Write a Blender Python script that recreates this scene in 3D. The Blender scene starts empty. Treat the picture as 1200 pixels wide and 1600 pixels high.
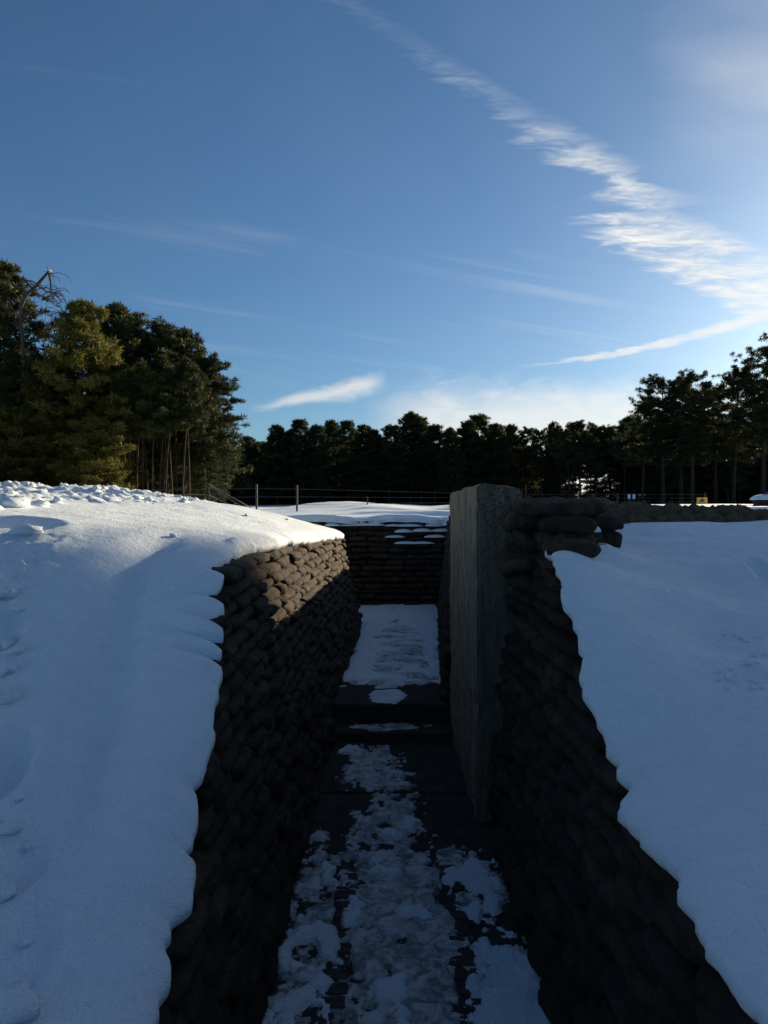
import bpy, math, random
import numpy as np
from mathutils import Vector, Matrix, noise as mnoise

random.seed(7)
RNG = np.random.default_rng(7)
C = bpy.context.scene.collection
scene = bpy.context.scene

# ------------------------------------------------------------------ camera
H = 2.55                      # eye height above the near trench floor
F = 1109.0                    # focal length in pixels of the 1200x1600 photograph
HOR = 790.0
cam_d = bpy.data.cameras.new('camera')
cam_d.sensor_fit = 'VERTICAL'
cam_d.sensor_height = 36.0
cam_d.lens = F / 1600.0 * 36.0
cam_d.clip_start = 0.05
cam_d.clip_end = 6000
cam = bpy.data.objects.new('camera', cam_d)
C.objects.link(cam)
cam.location = (0, 0, H)
cam.rotation_euler = (math.radians(90) - math.atan((800 - HOR) / F), 0, 0)
scene.camera = cam

# ------------------------------------------------------------------ sun, sky, exposure
SUN_AZ, SUN_EL = math.radians(38), math.radians(14.8)
SUN_STRENGTH, SKY_STRENGTH, EXPOSURE = 5.0, 0.051, 0.98
sun_vec = Vector((math.sin(SUN_AZ) * math.cos(SUN_EL), math.cos(SUN_AZ) * math.cos(SUN_EL), math.sin(SUN_EL)))
sd = bpy.data.lights.new('sun', 'SUN')
sd.energy = SUN_STRENGTH
sd.angle = math.radians(0.5)
sd.color = (1.0, 0.80, 0.54)
so = bpy.data.objects.new('sun', sd)
C.objects.link(so)
so.rotation_euler = sun_vec.to_track_quat('Z', 'Y').to_euler()
so.location = (30, 30, 40)
scene.view_settings.view_transform = 'Standard'
scene.view_settings.look = 'None'
scene.view_settings.exposure = EXPOSURE
scene.view_settings.gamma = 1.0
scene.view_settings.use_curve_mapping = False
scene.cycles.use_denoising = True
scene.cycles.max_bounces = 5
scene.cycles.diffuse_bounces = 3
scene.cycles.transparent_max_bounces = 4


class NT:
    """short helpers for building node trees"""
    def __init__(s, tree):
        s.t = tree

    def n(s, typ, **kw):
        nd = s.t.nodes.new(typ)
        for k, v in kw.items():
            setattr(nd, k, v)
        return nd

    def put(s, sock, v):
        if isinstance(v, bpy.types.NodeSocket):
            s.t.links.new(v, sock)
        else:
            sock.default_value = v

    def m(s, op, a, b=0.0, c=None, clamp=False):
        nd = s.n('ShaderNodeMath', operation=op, use_clamp=clamp)
        s.put(nd.inputs[0], a)
        s.put(nd.inputs[1], b)
        if c is not None:
            s.put(nd.inputs[2], c)
        return nd.outputs[0]

    def vec(s, x, y, z):
        nd = s.n('ShaderNodeCombineXYZ')
        s.put(nd.inputs[0], x); s.put(nd.inputs[1], y); s.put(nd.inputs[2], z)
        return nd.outputs[0]

    def noise(s, v, scale, detail=4, rough=0.55, dist=0.0):
        nd = s.n('ShaderNodeTexNoise')
        s.put(nd.inputs['Vector'], v)
        nd.inputs['Scale'].default_value = scale
        nd.inputs['Detail'].default_value = detail
        nd.inputs['Roughness'].default_value = rough
        nd.inputs['Distortion'].default_value = dist
        return nd.outputs[0]

    def step(s, v, a, b, lo=0.0, hi=1.0):
        nd = s.n('ShaderNodeMapRange', interpolation_type='SMOOTHSTEP')
        s.put(nd.inputs[0], v); s.put(nd.inputs[1], a); s.put(nd.inputs[2], b)
        s.put(nd.inputs[3], lo); s.put(nd.inputs[4], hi)
        return nd.outputs[0]

    def mix(s, f, a, b):
        nd = s.n('ShaderNodeMix', data_type='RGBA')
        s.put(nd.inputs[0], f); s.put(nd.inputs[6], a); s.put(nd.inputs[7], b)
        return nd.outputs[2]

    def mapv(s, v, scale=(1, 1, 1), loc=(0, 0, 0)):
        nd = s.n('ShaderNodeMapping')
        s.put(nd.inputs[0], v)
        nd.inputs['Scale'].default_value = scale
        nd.inputs['Location'].default_value = loc
        return nd.outputs[0]


world = bpy.data.worlds.new('World')
scene.world = world
world.use_nodes = True
wt = world.node_tree
for nd in list(wt.nodes):
    wt.nodes.remove(nd)
W = NT(wt)
sky = W.n('ShaderNodeTexSky', sky_type='NISHITA')
sky.sun_disc = False
sky.sun_elevation = SUN_EL
sky.sun_rotation = SUN_AZ
sky.air_density = 1.0
sky.dust_density = 0.5
sky.ozone_density = 5.5
tc = W.n('ShaderNodeTexCoord')
sx = W.n('ShaderNodeSeparateXYZ')
wt.links.new(tc.outputs['Generated'], sx.inputs[0])
dx, dy, dz = sx.outputs
front = W.step(dy, 0.05, 0.2)
yy = W.m('MAXIMUM', dy, 0.05)
a_ = W.m('DIVIDE', dx, yy)
b_ = W.m('DIVIDE', dz, yy)
zz = W.m('MAXIMUM', dz, 0.03)
u_ = W.m('DIVIDE', dx, zz)
v_ = W.m('DIVIDE', dy, zz)
ab = W.vec(a_, b_, 0.0)
fib = W.noise(W.mapv(ab, (9, 55, 1)), 1.0, 6, 0.62, 0.6)          # fibrous streaks
puff = W.noise(W.mapv(ab, (14, 30, 1), (3, 5, 0)), 1.0, 6, 0.6, 0.4)
big = W.noise(W.mapv(ab, (3, 7, 1), (9, 2, 0)), 1.0, 4, 0.5)
# the broad broken-up trail that crosses the sky
q = W.m('SUBTRACT', u_, W.m('MULTIPLY_ADD', v_, 1.045, -1.553))
q = W.m('ADD', q, W.m('MULTIPLY', W.m('SUBTRACT', fib, 0.5), W.m('MULTIPLY', v_, 0.13)))
q = W.m('ADD', q, W.m('MULTIPLY', W.m('MULTIPLY', W.step(v_, 2.34, 2.5), W.step(v_, 3.6, 4.2, 1.0, 0.0)), 0.16))
wid = W.step(v_, 1.4, 2.9, 0.055, 0.35)
narrow = W.m('MULTIPLY', W.step(W.m('ABSOLUTE', W.m('SUBTRACT', v_, 2.18)), 0.0, 0.14, 0.45, 1.0), W.step(W.m('ABSOLUTE', W.m('SUBTRACT', v_, 2.4)), 0.0, 0.07, 0.35, 1.0))
wid = W.m('MULTIPLY', wid, narrow)
m1 = W.m('SUBTRACT', 1.0, W.step(W.m('ABSOLUTE', q), W.m('MULTIPLY', wid, W.step(v_, 2.3, 2.7, 0.0, 0.45)), wid))
amp = W.step(v_, 1.35, 2.85, 0.12, 1.2)
rip_ = W.noise(W.mapv(ab, (26, 110, 1), (2, 7, 0)), 1.0, 5, 0.6, 0.8)
m1 = W.m('MULTIPLY', W.m('MULTIPLY', m1, amp), W.step(fib, 0.30, 0.62, 0.12, 1.0))
m1 = W.m('MULTIPLY', m1, W.step(rip_, 0.32, 0.62, 0.45, 1.0))
m1 = W.m('MULTIPLY', m1, W.step(big, 0.36, 0.56, W.step(v_, 2.4, 2.8, 0.35, 0.8), 1.0))
m1 = W.m('MULTIPLY', m1, W.step(v_, 3.4, 4.4, 1.0, 0.0))
# the thin curved trail above the right-hand trees
t_ = W.m('SUBTRACT', a_, 0.171)
bc = W.m('ADD', W.m('MULTIPLY_ADD', t_, 0.08, 0.194), W.m('MULTIPLY', W.m('MULTIPLY', t_, t_), 0.34))
bd = W.m('ADD', W.m('SUBTRACT', b_, bc), W.m('MULTIPLY', W.m('SUBTRACT', rip_, 0.5), 0.014))
w2 = W.step(t_, -0.02, 0.4, 0.0025, 0.012)
m2 = W.m('SUBTRACT', 1.0, W.step(W.m('ABSOLUTE', bd), W.m('MULTIPLY', w2, 0.25), w2))
m2 = W.m('MULTIPLY', m2, W.m('MULTIPLY', W.m('MULTIPLY', W.step(t_, -0.01, 0.16, 0.0, 0.75), W.step(puff, 0.3, 0.55, 0.55, 1.0)), W.step(t_, 0.5, 0.9, 1.0, 0.0)))
# the small cloud over the middle of the wood
k_ = W.m('ADD', W.m('MULTIPLY_ADD', a_, 0.21, 0.1755), W.m('MULTIPLY', W.m('SUBTRACT', puff, 0.5), 0.030))
d3 = W.m('SUBTRACT', b_, k_)
w3 = W.step(a_, -0.2, -0.02, 0.008, 0.022)
m3 = W.m('SUBTRACT', 1.0, W.step(W.m('ABSOLUTE', d3), 0.0, w3))
m3 = W.m('MULTIPLY', m3, W.m('MULTIPLY', W.step(a_, -0.2, -0.12, 0.0, 0.78), W.step(a_, -0.03, 0.012, 1.0, 0.0)))
# low bright cloud behind the right half of the wood
m4 = W.m('MULTIPLY', W.step(W.m('ADD', b_, W.m('MULTIPLY', puff, -0.09)), 0.07, 0.15, 1.0, 0.0),
         W.m('MULTIPLY', W.step(a_, -0.04, 0.07, 0.0, 1.0), W.step(a_, 0.5, 1.2, 1.0, 0.35)))
m4 = W.m('MULTIPLY', m4, 0.78)
# thin veil high on the right and faint streaks elsewhere
m5 = W.m('MULTIPLY', W.step(W.m('ADD', a_, W.m('MULTIPLY', big, 0.2)), 0.42, 0.78, 0.0, 0.46),
         W.m('MULTIPLY', W.step(b_, 0.3, 0.6), W.step(big, 0.3, 0.75, 0.4, 1.0)))
str_ = W.noise(W.mapv(W.vec(W.m('MULTIPLY_ADD', b_, 2.2, a_), W.m('MULTIPLY_ADD', a_, 0.16, b_), 0.0), (2.2, 24, 1), (1.7, 4.4, 0)), 1.0, 5, 0.55, 0.3)
m6 = W.m('MULTIPLY', W.m('MULTIPLY', W.step(str_, 0.50, 0.85, 0.0, 0.36), W.step(big, 0.35, 0.6, 0.2, 1.0)), W.step(W.m('ABSOLUTE', W.m('SUBTRACT', b_, 0.27)), 0.02, 0.2, 1.0, 0.1))
cl = m1
for mm in (m2, m3, m4, m5, m6):
    cl = W.m('MAXIMUM', cl, mm)
cl = W.m('MULTIPLY', cl, front)
# thin veil added over the mostly unseen sky to brighten the shaded snow
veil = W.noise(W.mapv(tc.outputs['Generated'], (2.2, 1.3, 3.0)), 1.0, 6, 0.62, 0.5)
m7_fill = W.m('MULTIPLY', W.step(veil, 0.36, 0.75, 0.0, 0.14), W.m('MULTIPLY_ADD', front, W.step(b_, 0.8, 1.8, -0.85, 0.0), 1.0))
cl = W.m('MAXIMUM', cl, W.m('MULTIPLY', m7_fill, W.step(dz, 0.0, 0.15)), clamp=True)
glow_dot = W.n('ShaderNodeVectorMath', operation='DOT_PRODUCT')
wt.links.new(tc.outputs['Generated'], glow_dot.inputs[0])
glow_dot.inputs[1].default_value = sun_vec
sunny = W.step(glow_dot.outputs['Value'], 0.6, 1.0)
CLOUD = W.mix(sunny, (7.2, 7.3, 7.4, 1), (9.6, 9.5, 9.1, 1))
wb = W.n('ShaderNodeMix', data_type='RGBA', blend_type='MULTIPLY')
wb.inputs[0].default_value = 1.0
wt.links.new(sky.outputs[0], wb.inputs[6])
wb.inputs[7].default_value = (0.94, 1.01, 0.98, 1)      # camera white balance
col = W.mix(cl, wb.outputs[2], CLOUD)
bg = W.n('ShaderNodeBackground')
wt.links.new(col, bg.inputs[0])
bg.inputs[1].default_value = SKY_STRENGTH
wo = W.n('ShaderNodeOutputWorld')
wt.links.new(bg.outputs[0], wo.inputs[0])

# ------------------------------------------------------------------ helpers


def px(x, y, D):
    """a point of the photograph at depth D"""
    return Vector(((x - 600) / F * D, D, H - (y - HOR) / F * D))


def project(p):
    return 600 + p[0] / p[1] * F, HOR + (H - p[2]) / p[1] * F


def _h(ix, iy, seed):
    n = (ix.astype(np.int64) * 374761393 + iy.astype(np.int64) * 668265263 + seed * 1274126177) & 0x7fffffff
    n = ((n ^ (n >> 13)) * 1274126177) & 0x7fffffff
    return ((n ^ (n >> 16)) & 0xffff) / 65535.0


def vn(x, y, seed=0):
    x = np.asarray(x, float); y = np.asarray(y, float)
    ix = np.floor(x); iy = np.floor(y)
    fx = x - ix; fy = y - iy
    fx = fx * fx * fx * (fx * (fx * 6 - 15) + 10); fy = fy * fy * fy * (fy * (fy * 6 - 15) + 10)
    a = _h(ix, iy, seed); b = _h(ix + 1, iy, seed); c = _h(ix, iy + 1, seed); d = _h(ix + 1, iy + 1, seed)
    return (a + (b - a) * fx) * (1 - fy) + (c + (d - c) * fx) * fy - 0.5


def fbm(x, y, octv=4, seed=0, gain=0.5):
    s = 0; a = 1.0
    for i in range(octv):
        s = s + a * vn(np.asarray(x) * 2 ** i + 17.3 * i, np.asarray(y) * 2 ** i + 9.1 * i, seed + i)
        a *= gain
    return s


def sm(x, a, b):
    t = np.clip((np.asarray(x, float) - a) / (b - a), 0, 1)
    return t * t * (3 - 2 * t)


def mesh_np(name, v, f, smooth=True):
    me = bpy.data.meshes.new(name)
    v = np.asarray(v, np.float32); f = np.asarray(f, np.int32)
    k = f.shape[1]
    me.vertices.add(len(v)); me.vertices.foreach_set('co', v.ravel())
    me.loops.add(f.size); me.loops.foreach_set('vertex_index', f.ravel())
    me.polygons.add(len(f))
    me.polygons.foreach_set('loop_start', np.arange(0, f.size, k, dtype=np.int32))
    me.polygons.foreach_set('loop_total', np.full(len(f), k, np.int32))
    me.polygons.foreach_set('use_smooth', np.full(len(f), smooth))
    me.update(calc_edges=True)
    me.validate()
    return me


def grid_faces(nr, nc, flip=False):
    i = np.arange(nr - 1)[:, None] * nc + np.arange(nc - 1)[None, :]
    q = np.stack([i, i + 1, i + nc + 1, i + nc], -1).reshape(-1, 4)
    return q[:, ::-1] if flip else q


def link(name, me, mat=None, parent=None, **props):
    o = bpy.data.objects.new(name, me)
    C.objects.link(o)
    if mat and me and not me.materials:
        me.materials.append(mat)
    if parent:
        o.parent = parent
    for k, v in props.items():
        o[k] = v
    return o


def thing(name, label, cat, loc=(0, 0, 0), rz=0, group=None):
    o = bpy.data.objects.new(name, None)
    C.objects.link(o)
    o.location = loc
    o.rotation_euler = (0, 0, rz)
    o['label'] = label; o['category'] = cat
    if group:
        o['group'] = group
    o.empty_display_size = 0.2
    return o


def tube(pts, rad, sides=6, cap=True):
    """tapered tube through pts as (verts, quads)"""
    pts = [Vector(p) for p in pts]
    vs, fs = [], []
    n = len(pts)
    ref = Vector((0.31, 0.95, 0.05))
    for i, p in enumerate(pts):
        d = (pts[min(i + 1, n - 1)] - pts[max(i - 1, 0)]).normalized()
        s = d.cross(ref)
        if s.length < 1e-3:
            s = d.cross(Vector((1, 0, 0)))
        s.normalize(); t = d.cross(s)
        r = rad[i] if hasattr(rad, '__len__') else rad
        for k in range(sides):
            a = 2 * math.pi * k / sides
            vs.append(p + (s * math.cos(a) + t * math.sin(a)) * r)
    for i in range(n - 1):
        for k in range(sides):
            a = i * sides + k; b = i * sides + (k + 1) % sides
            fs.append((a, b, b + sides, a + sides))
    if cap:
        for base, e in ((0, 0), ((n - 1) * sides, n - 1)):
            c = len(vs); vs.append(pts[e])
            for k in range(sides):
                fs.append((base + k, base + (k + 1) % sides, c, c))
    return vs, fs


class MB:
    def __init__(s):
        s.v = []; s.f = []

    def add(s, vf):
        o = len(s.v)
        s.v += [tuple(x) for x in vf[0]]
        s.f += [tuple(dict.fromkeys(i + o for i in q)) for q in vf[1]]
        return s

    def box(s, x0, x1, y0, y1, z0, z1):
        v = [(x, y, z) for z in (z0, z1) for y in (y0, y1) for x in (x0, x1)]
        f = [(0, 2, 3, 1), (4, 5, 7, 6), (0, 1, 5, 4), (2, 6, 7, 3), (0, 4, 6, 2), (1, 3, 7, 5)]
        return s.add((v, f))

    def mesh(s, name, smooth=False):
        me = bpy.data.meshes.new(name)
        me.from_pydata(s.v, [], s.f)
        if smooth:
            me.polygons.foreach_set('use_smooth', [True] * len(me.polygons))
        me.update()
        return me


def rough_block(x0, x1, y0, y1, z0, z1, seg=0.05, amp=0.008, seed=0, bev=0.02):
    """a box with chipped edges and an uneven skin"""
    import bmesh
    bm = bmesh.new()
    bmesh.ops.create_cube(bm, size=1.0)
    for v in bm.verts:
        v.co = Vector((x0 + (v.co.x + .5) * (x1 - x0), y0 + (v.co.y + .5) * (y1 - y0), z0 + (v.co.z + .5) * (z1 - z0)))
    bmesh.ops.bevel(bm, geom=list(bm.edges), offset=bev, segments=2, affect='EDGES')
    for _ in range(6):
        ed = [e for e in bm.edges if e.calc_length() > seg * 1.8]
        if not ed or len(bm.verts) > 12000:
            break
        bmesh.ops.subdivide_edges(bm, edges=ed, cuts=1, use_grid_fill=True)
    bm.normal_update()
    off = Vector((seed * 3.1, seed * 1.7, seed))
    for v in bm.verts:
        p = v.co
        e = mnoise.fractal(p * 2.2 + off, 0.6, 2.0, 5) * amp * 1.6
        c = max(0, mnoise.fractal(p * 6 + off, 0.6, 2.0, 3) - .15) * amp * 2.5
        v.co = p + v.normal * (e - c)
    me = bpy.data.meshes.new('block')
    bm.to_mesh(me); bm.free()
    return me


# ------------------------------------------------------------------ materials


def mat_new(name):
    m = bpy.data.materials.new(name)
    m.use_nodes = True
    nt = m.node_tree
    b = nt.nodes['Principled BSDF']
    return m, NT(nt), b


def bump(N, h, dist, strength=1.0, normal=None):
    nd = N.n('ShaderNodeBump')
    N.put(nd.inputs['Height'], h)
    nd.inputs['Distance'].default_value = dist
    nd.inputs['Strength'].default_value = strength
    if normal is not None:
        N.put(nd.inputs['Normal'], normal)
    return nd.outputs[0]


def snow_mat(name, fine=1.0, base=(0.78, 0.89, 0.97)):
    m, N, b = mat_new(name)
    co = N.n('ShaderNodeTexCoord').outputs['Object']
    n1 = N.noise(co, 110, 3, 0.6)
    n2 = N.noise(co, 28, 4, 0.6)
    n3 = N.noise(N.mapv(co, (1, 2.4, 1)), 6, 4, 0.55)
    nb = bump(N, n3, 0.03, 0.35 * fine)
    nb = bump(N, n2, 0.020, 0.8 * fine, nb)
    nb = bump(N, n1, 0.011, 1.0 * fine, nb)
    N.put(b.inputs['Normal'], nb)
    c = N.mix(N.step(n3, 0.3, 0.75), tuple(x * 0.95 for x in base) + (1,), base + (1,))
    gr = N.noise(N.mapv(co, (1, 1.5, 1)), 75, 4, 0.75)
    c = N.mix(N.step(gr, 0.34, 0.60, .26, 0.0), c, tuple(x * 0.78 for x in base) + (1,))
    N.put(b.inputs['Base Color'], c)
    b.inputs['Roughness'].default_value = 0.55
    b.inputs['Specular IOR Level'].default_value = 0.3
    b.inputs['Subsurface Weight'].default_value = 0.12
    b.inputs['Subsurface Radius'].default_value = (0.02, 0.03, 0.045)
    b.inputs['Subsurface Scale'].default_value = 1.0
    return m


M_SNOW = snow_mat('snow')
M_FIELD = snow_mat('field_snow', 0.6)


def concrete_bag_mat():
    m, N, b = mat_new('cast_sandbag')
    co = N.n('ShaderNodeTexCoord').outputs['Object']
    oi = N.n('ShaderNodeObjectInfo')
    sh = N.n('ShaderNodeVectorMath', operation='ADD')
    N.put(sh.inputs[0], co)
    N.put(sh.inputs[1], N.vec(N.m('MULTIPLY', oi.outputs['Random'], 37.0), N.m('MULTIPLY', oi.outputs['Random'], 11.0), 0.0))
    co = sh.outputs[0]
    n1 = N.noise(co, 9, 6, 0.65)
    n2 = N.noise(co, 45, 5, 0.7)
    vor = N.n('ShaderNodeTexVoronoi'); N.put(vor.inputs['Vector'], co); vor.inputs['Scale'].default_value = 60
    base = N.mix(oi.outputs['Random'], (0.036, 0.028, 0.021, 1), (0.088, 0.062, 0.042, 1))
    c = N.mix(N.step(n1, 0.35, 0.7), base, (0.018, 0.017, 0.014, 1))
    c = N.mix(N.step(n2, 0.60, 0.78, 0, 0.7), c, (0.15, 0.13, 0.105, 1))
    moss = N.noise(co, 4.5, 4, 0.6)
    c = N.mix(N.step(moss, 0.58, 0.72, 0, 0.5), c, (0.018, 0.024, 0.012, 1))
    N.put(b.inputs['Base Color'], c)
    b.inputs['Roughness'].default_value = 0.88
    b.inputs['Specular IOR Level'].default_value = 0.25
    nb = bump(N, n1, 0.04, 1.0)
    nb = bump(N, n2, 0.022, 1.0, nb)
    nb = bump(N, vor.outputs['Distance'], 0.006, 0.7, nb)
    N.put(b.inputs['Normal'], nb)
    return m


M_BAG = concrete_bag_mat()


def earth_mat(name, c0, c1, scale=7, bd=0.04):
    m, N, b = mat_new(name)
    co = N.n('ShaderNodeTexCoord').outputs['Object']
    n1 = N.noise(co, scale, 6, 0.65); n2 = N.noise(co, scale * 6, 5, 0.7)
    c = N.mix(N.step(n1, 0.3, 0.7), c0 + (1,), c1 + (1,))
    c = N.mix(N.step(n2, 0.62, 0.8, 0, 0.6), c, tuple(x * 2.4 for x in c1) + (1,))
    N.put(b.inputs['Base Color'], c)
    b.inputs['Roughness'].default_value = 0.9
    b.inputs['Specular IOR Level'].default_value = 0.25
    nb = bump(N, n1, bd, 0.8); nb = bump(N, n2, bd * 0.3, 0.9, nb)
    N.put(b.inputs['Normal'], nb)
    return m


M_EARTH = earth_mat('dark_earth', (0.020, 0.018, 0.015), (0.045, 0.038, 0.030))
M_PARAPET = earth_mat('mossy_parapet', (0.065, 0.058, 0.034), (0.25, 0.185, 0.105), 11, 0.08)


def concrete_mat():
    m, N, b = mat_new('weathered_concrete')
    co = N.n('ShaderNodeTexCoord').outputs['Object']
    st = N.noise(N.mapv(co, (7, 7, 0.55)), 2.2, 6, 0.65)
    n1 = N.noise(co, 5, 6, 0.65); n2 = N.noise(co, 48, 5, 0.75)
    c = N.mix(N.step(st, 0.35, 0.68), (0.17, 0.145, 0.105, 1), (0.36, 0.305, 0.215, 1))
    c = N.mix(N.step(n1, 0.52, 0.72, 0, 0.6), c, (0.065, 0.06, 0.05, 1))
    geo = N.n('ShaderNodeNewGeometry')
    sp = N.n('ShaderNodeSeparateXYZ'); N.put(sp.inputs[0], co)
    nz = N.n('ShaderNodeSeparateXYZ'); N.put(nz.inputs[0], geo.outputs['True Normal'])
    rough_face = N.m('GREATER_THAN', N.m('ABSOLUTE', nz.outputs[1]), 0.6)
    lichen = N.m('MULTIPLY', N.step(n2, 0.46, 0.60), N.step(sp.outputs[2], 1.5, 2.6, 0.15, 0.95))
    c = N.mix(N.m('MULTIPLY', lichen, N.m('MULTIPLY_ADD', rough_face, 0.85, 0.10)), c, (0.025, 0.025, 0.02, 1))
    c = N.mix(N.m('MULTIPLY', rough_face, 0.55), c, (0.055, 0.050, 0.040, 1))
    N.put(b.inputs['Base Color'], c)
    b.inputs['Roughness'].default_value = 0.85
    b.inputs['Specular IOR Level'].default_value = 0.25
    nb = bump(N, n1, 0.012, 0.6); nb = bump(N, n2, 0.006, 0.9, nb)
    N.put(b.inputs['Normal'], nb)
    return m


M_CONC = concrete_mat()
M_FLOOR = earth_mat('wet_floor_concrete', (0.022, 0.024, 0.018), (0.050, 0.050, 0.042), 5, 0.015)
M_BRICK = earth_mat('dark_brick', (0.035, 0.032, 0.030), (0.085, 0.072, 0.064), 14, 0.008)


def ice_mat():
    m, N, b = mat_new('trodden_ice')
    co = N.n('ShaderNodeTexCoord').outputs['Object']
    n1 = N.noise(co, 9, 7, 0.7, 0.8); n2 = N.noise(co, 40, 5, 0.7)
    c = N.mix(N.step(n1, 0.40, 0.62), (0.15, 0.165, 0.175, 1), (0.60, 0.63, 0.66, 1))
    c = N.mix(N.step(n2, 0.55, 0.75, 0, 0.6), c, (0.72, 0.74, 0.77, 1))
    N.put(b.inputs['Base Color'], c)
    N.put(b.inputs['Roughness'], N.step(n1, 0.3, 0.7, 0.16, 0.5))
    nb = bump(N, n1, 0.02, 0.7); nb = bump(N, n2, 0.008, 0.9, nb)
    N.put(b.inputs['Normal'], nb)
    return m


M_ICE = ice_mat()


def leaf_mat(name, c0, c1, tr=0.3):
    m, N, b = mat_new(name)
    co = N.n('ShaderNodeTexCoord').outputs['Object']
    oi = N.n('ShaderNodeObjectInfo')
    n1 = N.noise(co, 0.9, 4, 0.6)
    c = N.mix(N.step(n1, 0.3, 0.7), c0 + (1,), c1 + (1,))
    hs = N.n('ShaderNodeHueSaturation')
    N.put(hs.inputs['Value'], N.m('MULTIPLY_ADD', oi.outputs['Random'], 0.5, 0.75))
    N.put(hs.inputs['Color'], c)
    N.put(b.inputs['Base Color'], hs.outputs[0])
    b.inputs['Roughness'].default_value = 0.6
    b.inputs['Specular IOR Level'].default_value = 0.2
    tl = N.n('ShaderNodeBsdfTranslucent')
    N.put(tl.inputs[0], hs.outputs[0])
    mx = N.n('ShaderNodeMixShader')
    mx.inputs[0].default_value = tr
    out = [n for n in m.node_tree.nodes if n.type == 'OUTPUT_MATERIAL'][0]
    N.put(mx.inputs[1], b.outputs[0]); N.put(mx.inputs[2], tl.outputs[0])
    N.put(out.inputs[0], mx.outputs[0])
    return m


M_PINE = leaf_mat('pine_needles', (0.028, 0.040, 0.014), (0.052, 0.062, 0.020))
M_PINE_LIT = leaf_mat('sunlit_needles', (0.075, 0.082, 0.018), (0.14, 0.13, 0.027), 0.35)  # sunlight on these pines put into a brighter yellow-green needle colour
M_BARK = earth_mat('pine_bark', (0.026, 0.020, 0.015), (0.058, 0.041, 0.029), 3, 0.05)
M_DEAD = earth_mat('dead_wood', (0.045, 0.036, 0.03), (0.09, 0.072, 0.056), 4, 0.04)


def plain(name, col, rough=0.6, metal=0.0, var=0.25, scale=20):
    m, N, b = mat_new(name)
    co = N.n('ShaderNodeTexCoord').outputs['Object']
    n1 = N.noise(co, scale, 5, 0.6)
    c = N.mix(N.step(n1, 0.3, 0.7), tuple(x * (1 - var) for x in col) + (1,), col + (1,))
    N.put(b.inputs['Base Color'], c)
    b.inputs['Roughness'].default_value = rough
    b.inputs['Metallic'].default_value = metal
    N.put(b.inputs['Normal'], bump(N, n1, 0.004, 0.5))
    return m


M_POST = plain('weathered_post', (0.07, 0.064, 0.055), 0.85)
M_STEEL = plain('galvanised_steel', (0.09, 0.09, 0.085), 0.6, 0.2)
M_WIRE = plain('fence_wire', (0.10, 0.10, 0.10), 0.6, 0.5)
M_YELLOW = plain('yellow_sign_paint', (0.80, 0.48, 0.03), 0.5, 0, 0.1)
M_BLACK = plain('black_print', (0.03, 0.03, 0.03), 0.6)
M_WHITE = plain('white_paint', (0.75, 0.76, 0.78), 0.5, 0, 0.1)

# ------------------------------------------------------------------ terrain profile


def terrain(x, y):
    x = np.asarray(x, float); y = np.asarray(y, float)
    z = 2.20 + 0.33 * sm(y, 16, 110)
    zr = 2.50 + 0.11 * sm(y, 8, 40)
    z = z + (zr - z) * sm(x, 2.5, 6.5) * (1 - sm(y, 60, 120))
    z = z + 0.46 * np.exp(-((x + 1.7) / 3.0) ** 2 - ((y - 31) / 4.5) ** 2)
    z = z + 0.30 * np.exp(-((x - 1.8) / 2.2) ** 2 - ((y - 36) / 4) ** 2)
    z = z + 0.30 * np.exp(-((x + 9) / 4) ** 2 - ((y - 34) / 6) ** 2)
    z = z + 0.07 * fbm(x * 0.35, y * 0.35, 4, 5) * sm(y, 12, 20)
    z = z + 0.02 * fbm(x * 2.5, y * 2.5, 3, 15)
    return z


# left wall / bank
yLt = [-2, .5, 2.39, 2.79, 3.44, 4.03, 4.32, 5.2, 6.46, 8, 9.75, 12, 13.9, 17]
zLt = [.2, .5, .89, 1.02, 1.43, 1.79, 2.12, 2.17, 2.20, 2.16, 2.085, 2.02, 1.96, 2.0]
xLb = [-.57, -.57, -.57, -.57, -.57, -.57, -.57, -.57, -.565, -.50, -.39, -.33, -.30, -.3]
bLt = [.2, .2, .2, .2, .2, .2, .2, .2, .20, .23, .27, .25, .235, .235]


def zL(y): return np.interp(y, yLt, zLt)


def faceL(y, z):
    base = np.interp(y, yLt, xLb)
    base = base - np.where(np.asarray(y) > 13.3, 1.6 * (np.maximum(np.asarray(y, float) - 13.3, 0)) ** 2, 0)
    return base - np.interp(y, yLt, bLt) * np.asarray(z)


yRt = [-2, .5, 1.82, 2.14, 2.44, 2.67, 3.02, 3.2, 3.54, 3.8, 4.22, 4.6, 5.7]
zRt = [1.1, 1.25, 1.34, 1.378, 1.383, 1.395, 1.516, 1.655, 1.878, 2.07, 2.32, 2.42, 2.55]


def zR(y): return np.interp(y, yRt, zRt)


def zS(y): return np.minimum(zR(y), 2.22 + .01 * np.asarray(y))


def faceR(y, z): return 0.787 + 0.10 * np.asarray(z) + 0 * np.asarray(y)


NOTCH = [(4.235, .16), (4.12, .17), (4.00, .30), (3.885, .20), (3.20, .05), (2.93, .11)]


def extL(y):
    e = 0.026 * fbm(y * 5, y * 0 + 3, 4, 2) * 2 + 0.024 * vn(y * 14, y * 0, 8) - .05 * np.maximum(vn(y * 6, y * 0, 28) - .22, 0) * 4 * (y < 3.8)
    for (yc, dp) in NOTCH:
        e = e - dp * .40 * np.exp(-((y - yc) / 0.022) ** 2)
    e = e + 0.02 * sm(y, 3.7, 3.9) * (1 - sm(y, 4.3, 4.4)) - .13 * sm(y, 4.36, 4.5) * (1 - sm(y, 5.9, 6.5)) + .03 * vn(y * 6, y * 0, 88) * sm(y, 4.4, 4.5)
    return e + 0.015


FEAT_L, FEAT_R = [], []


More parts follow.
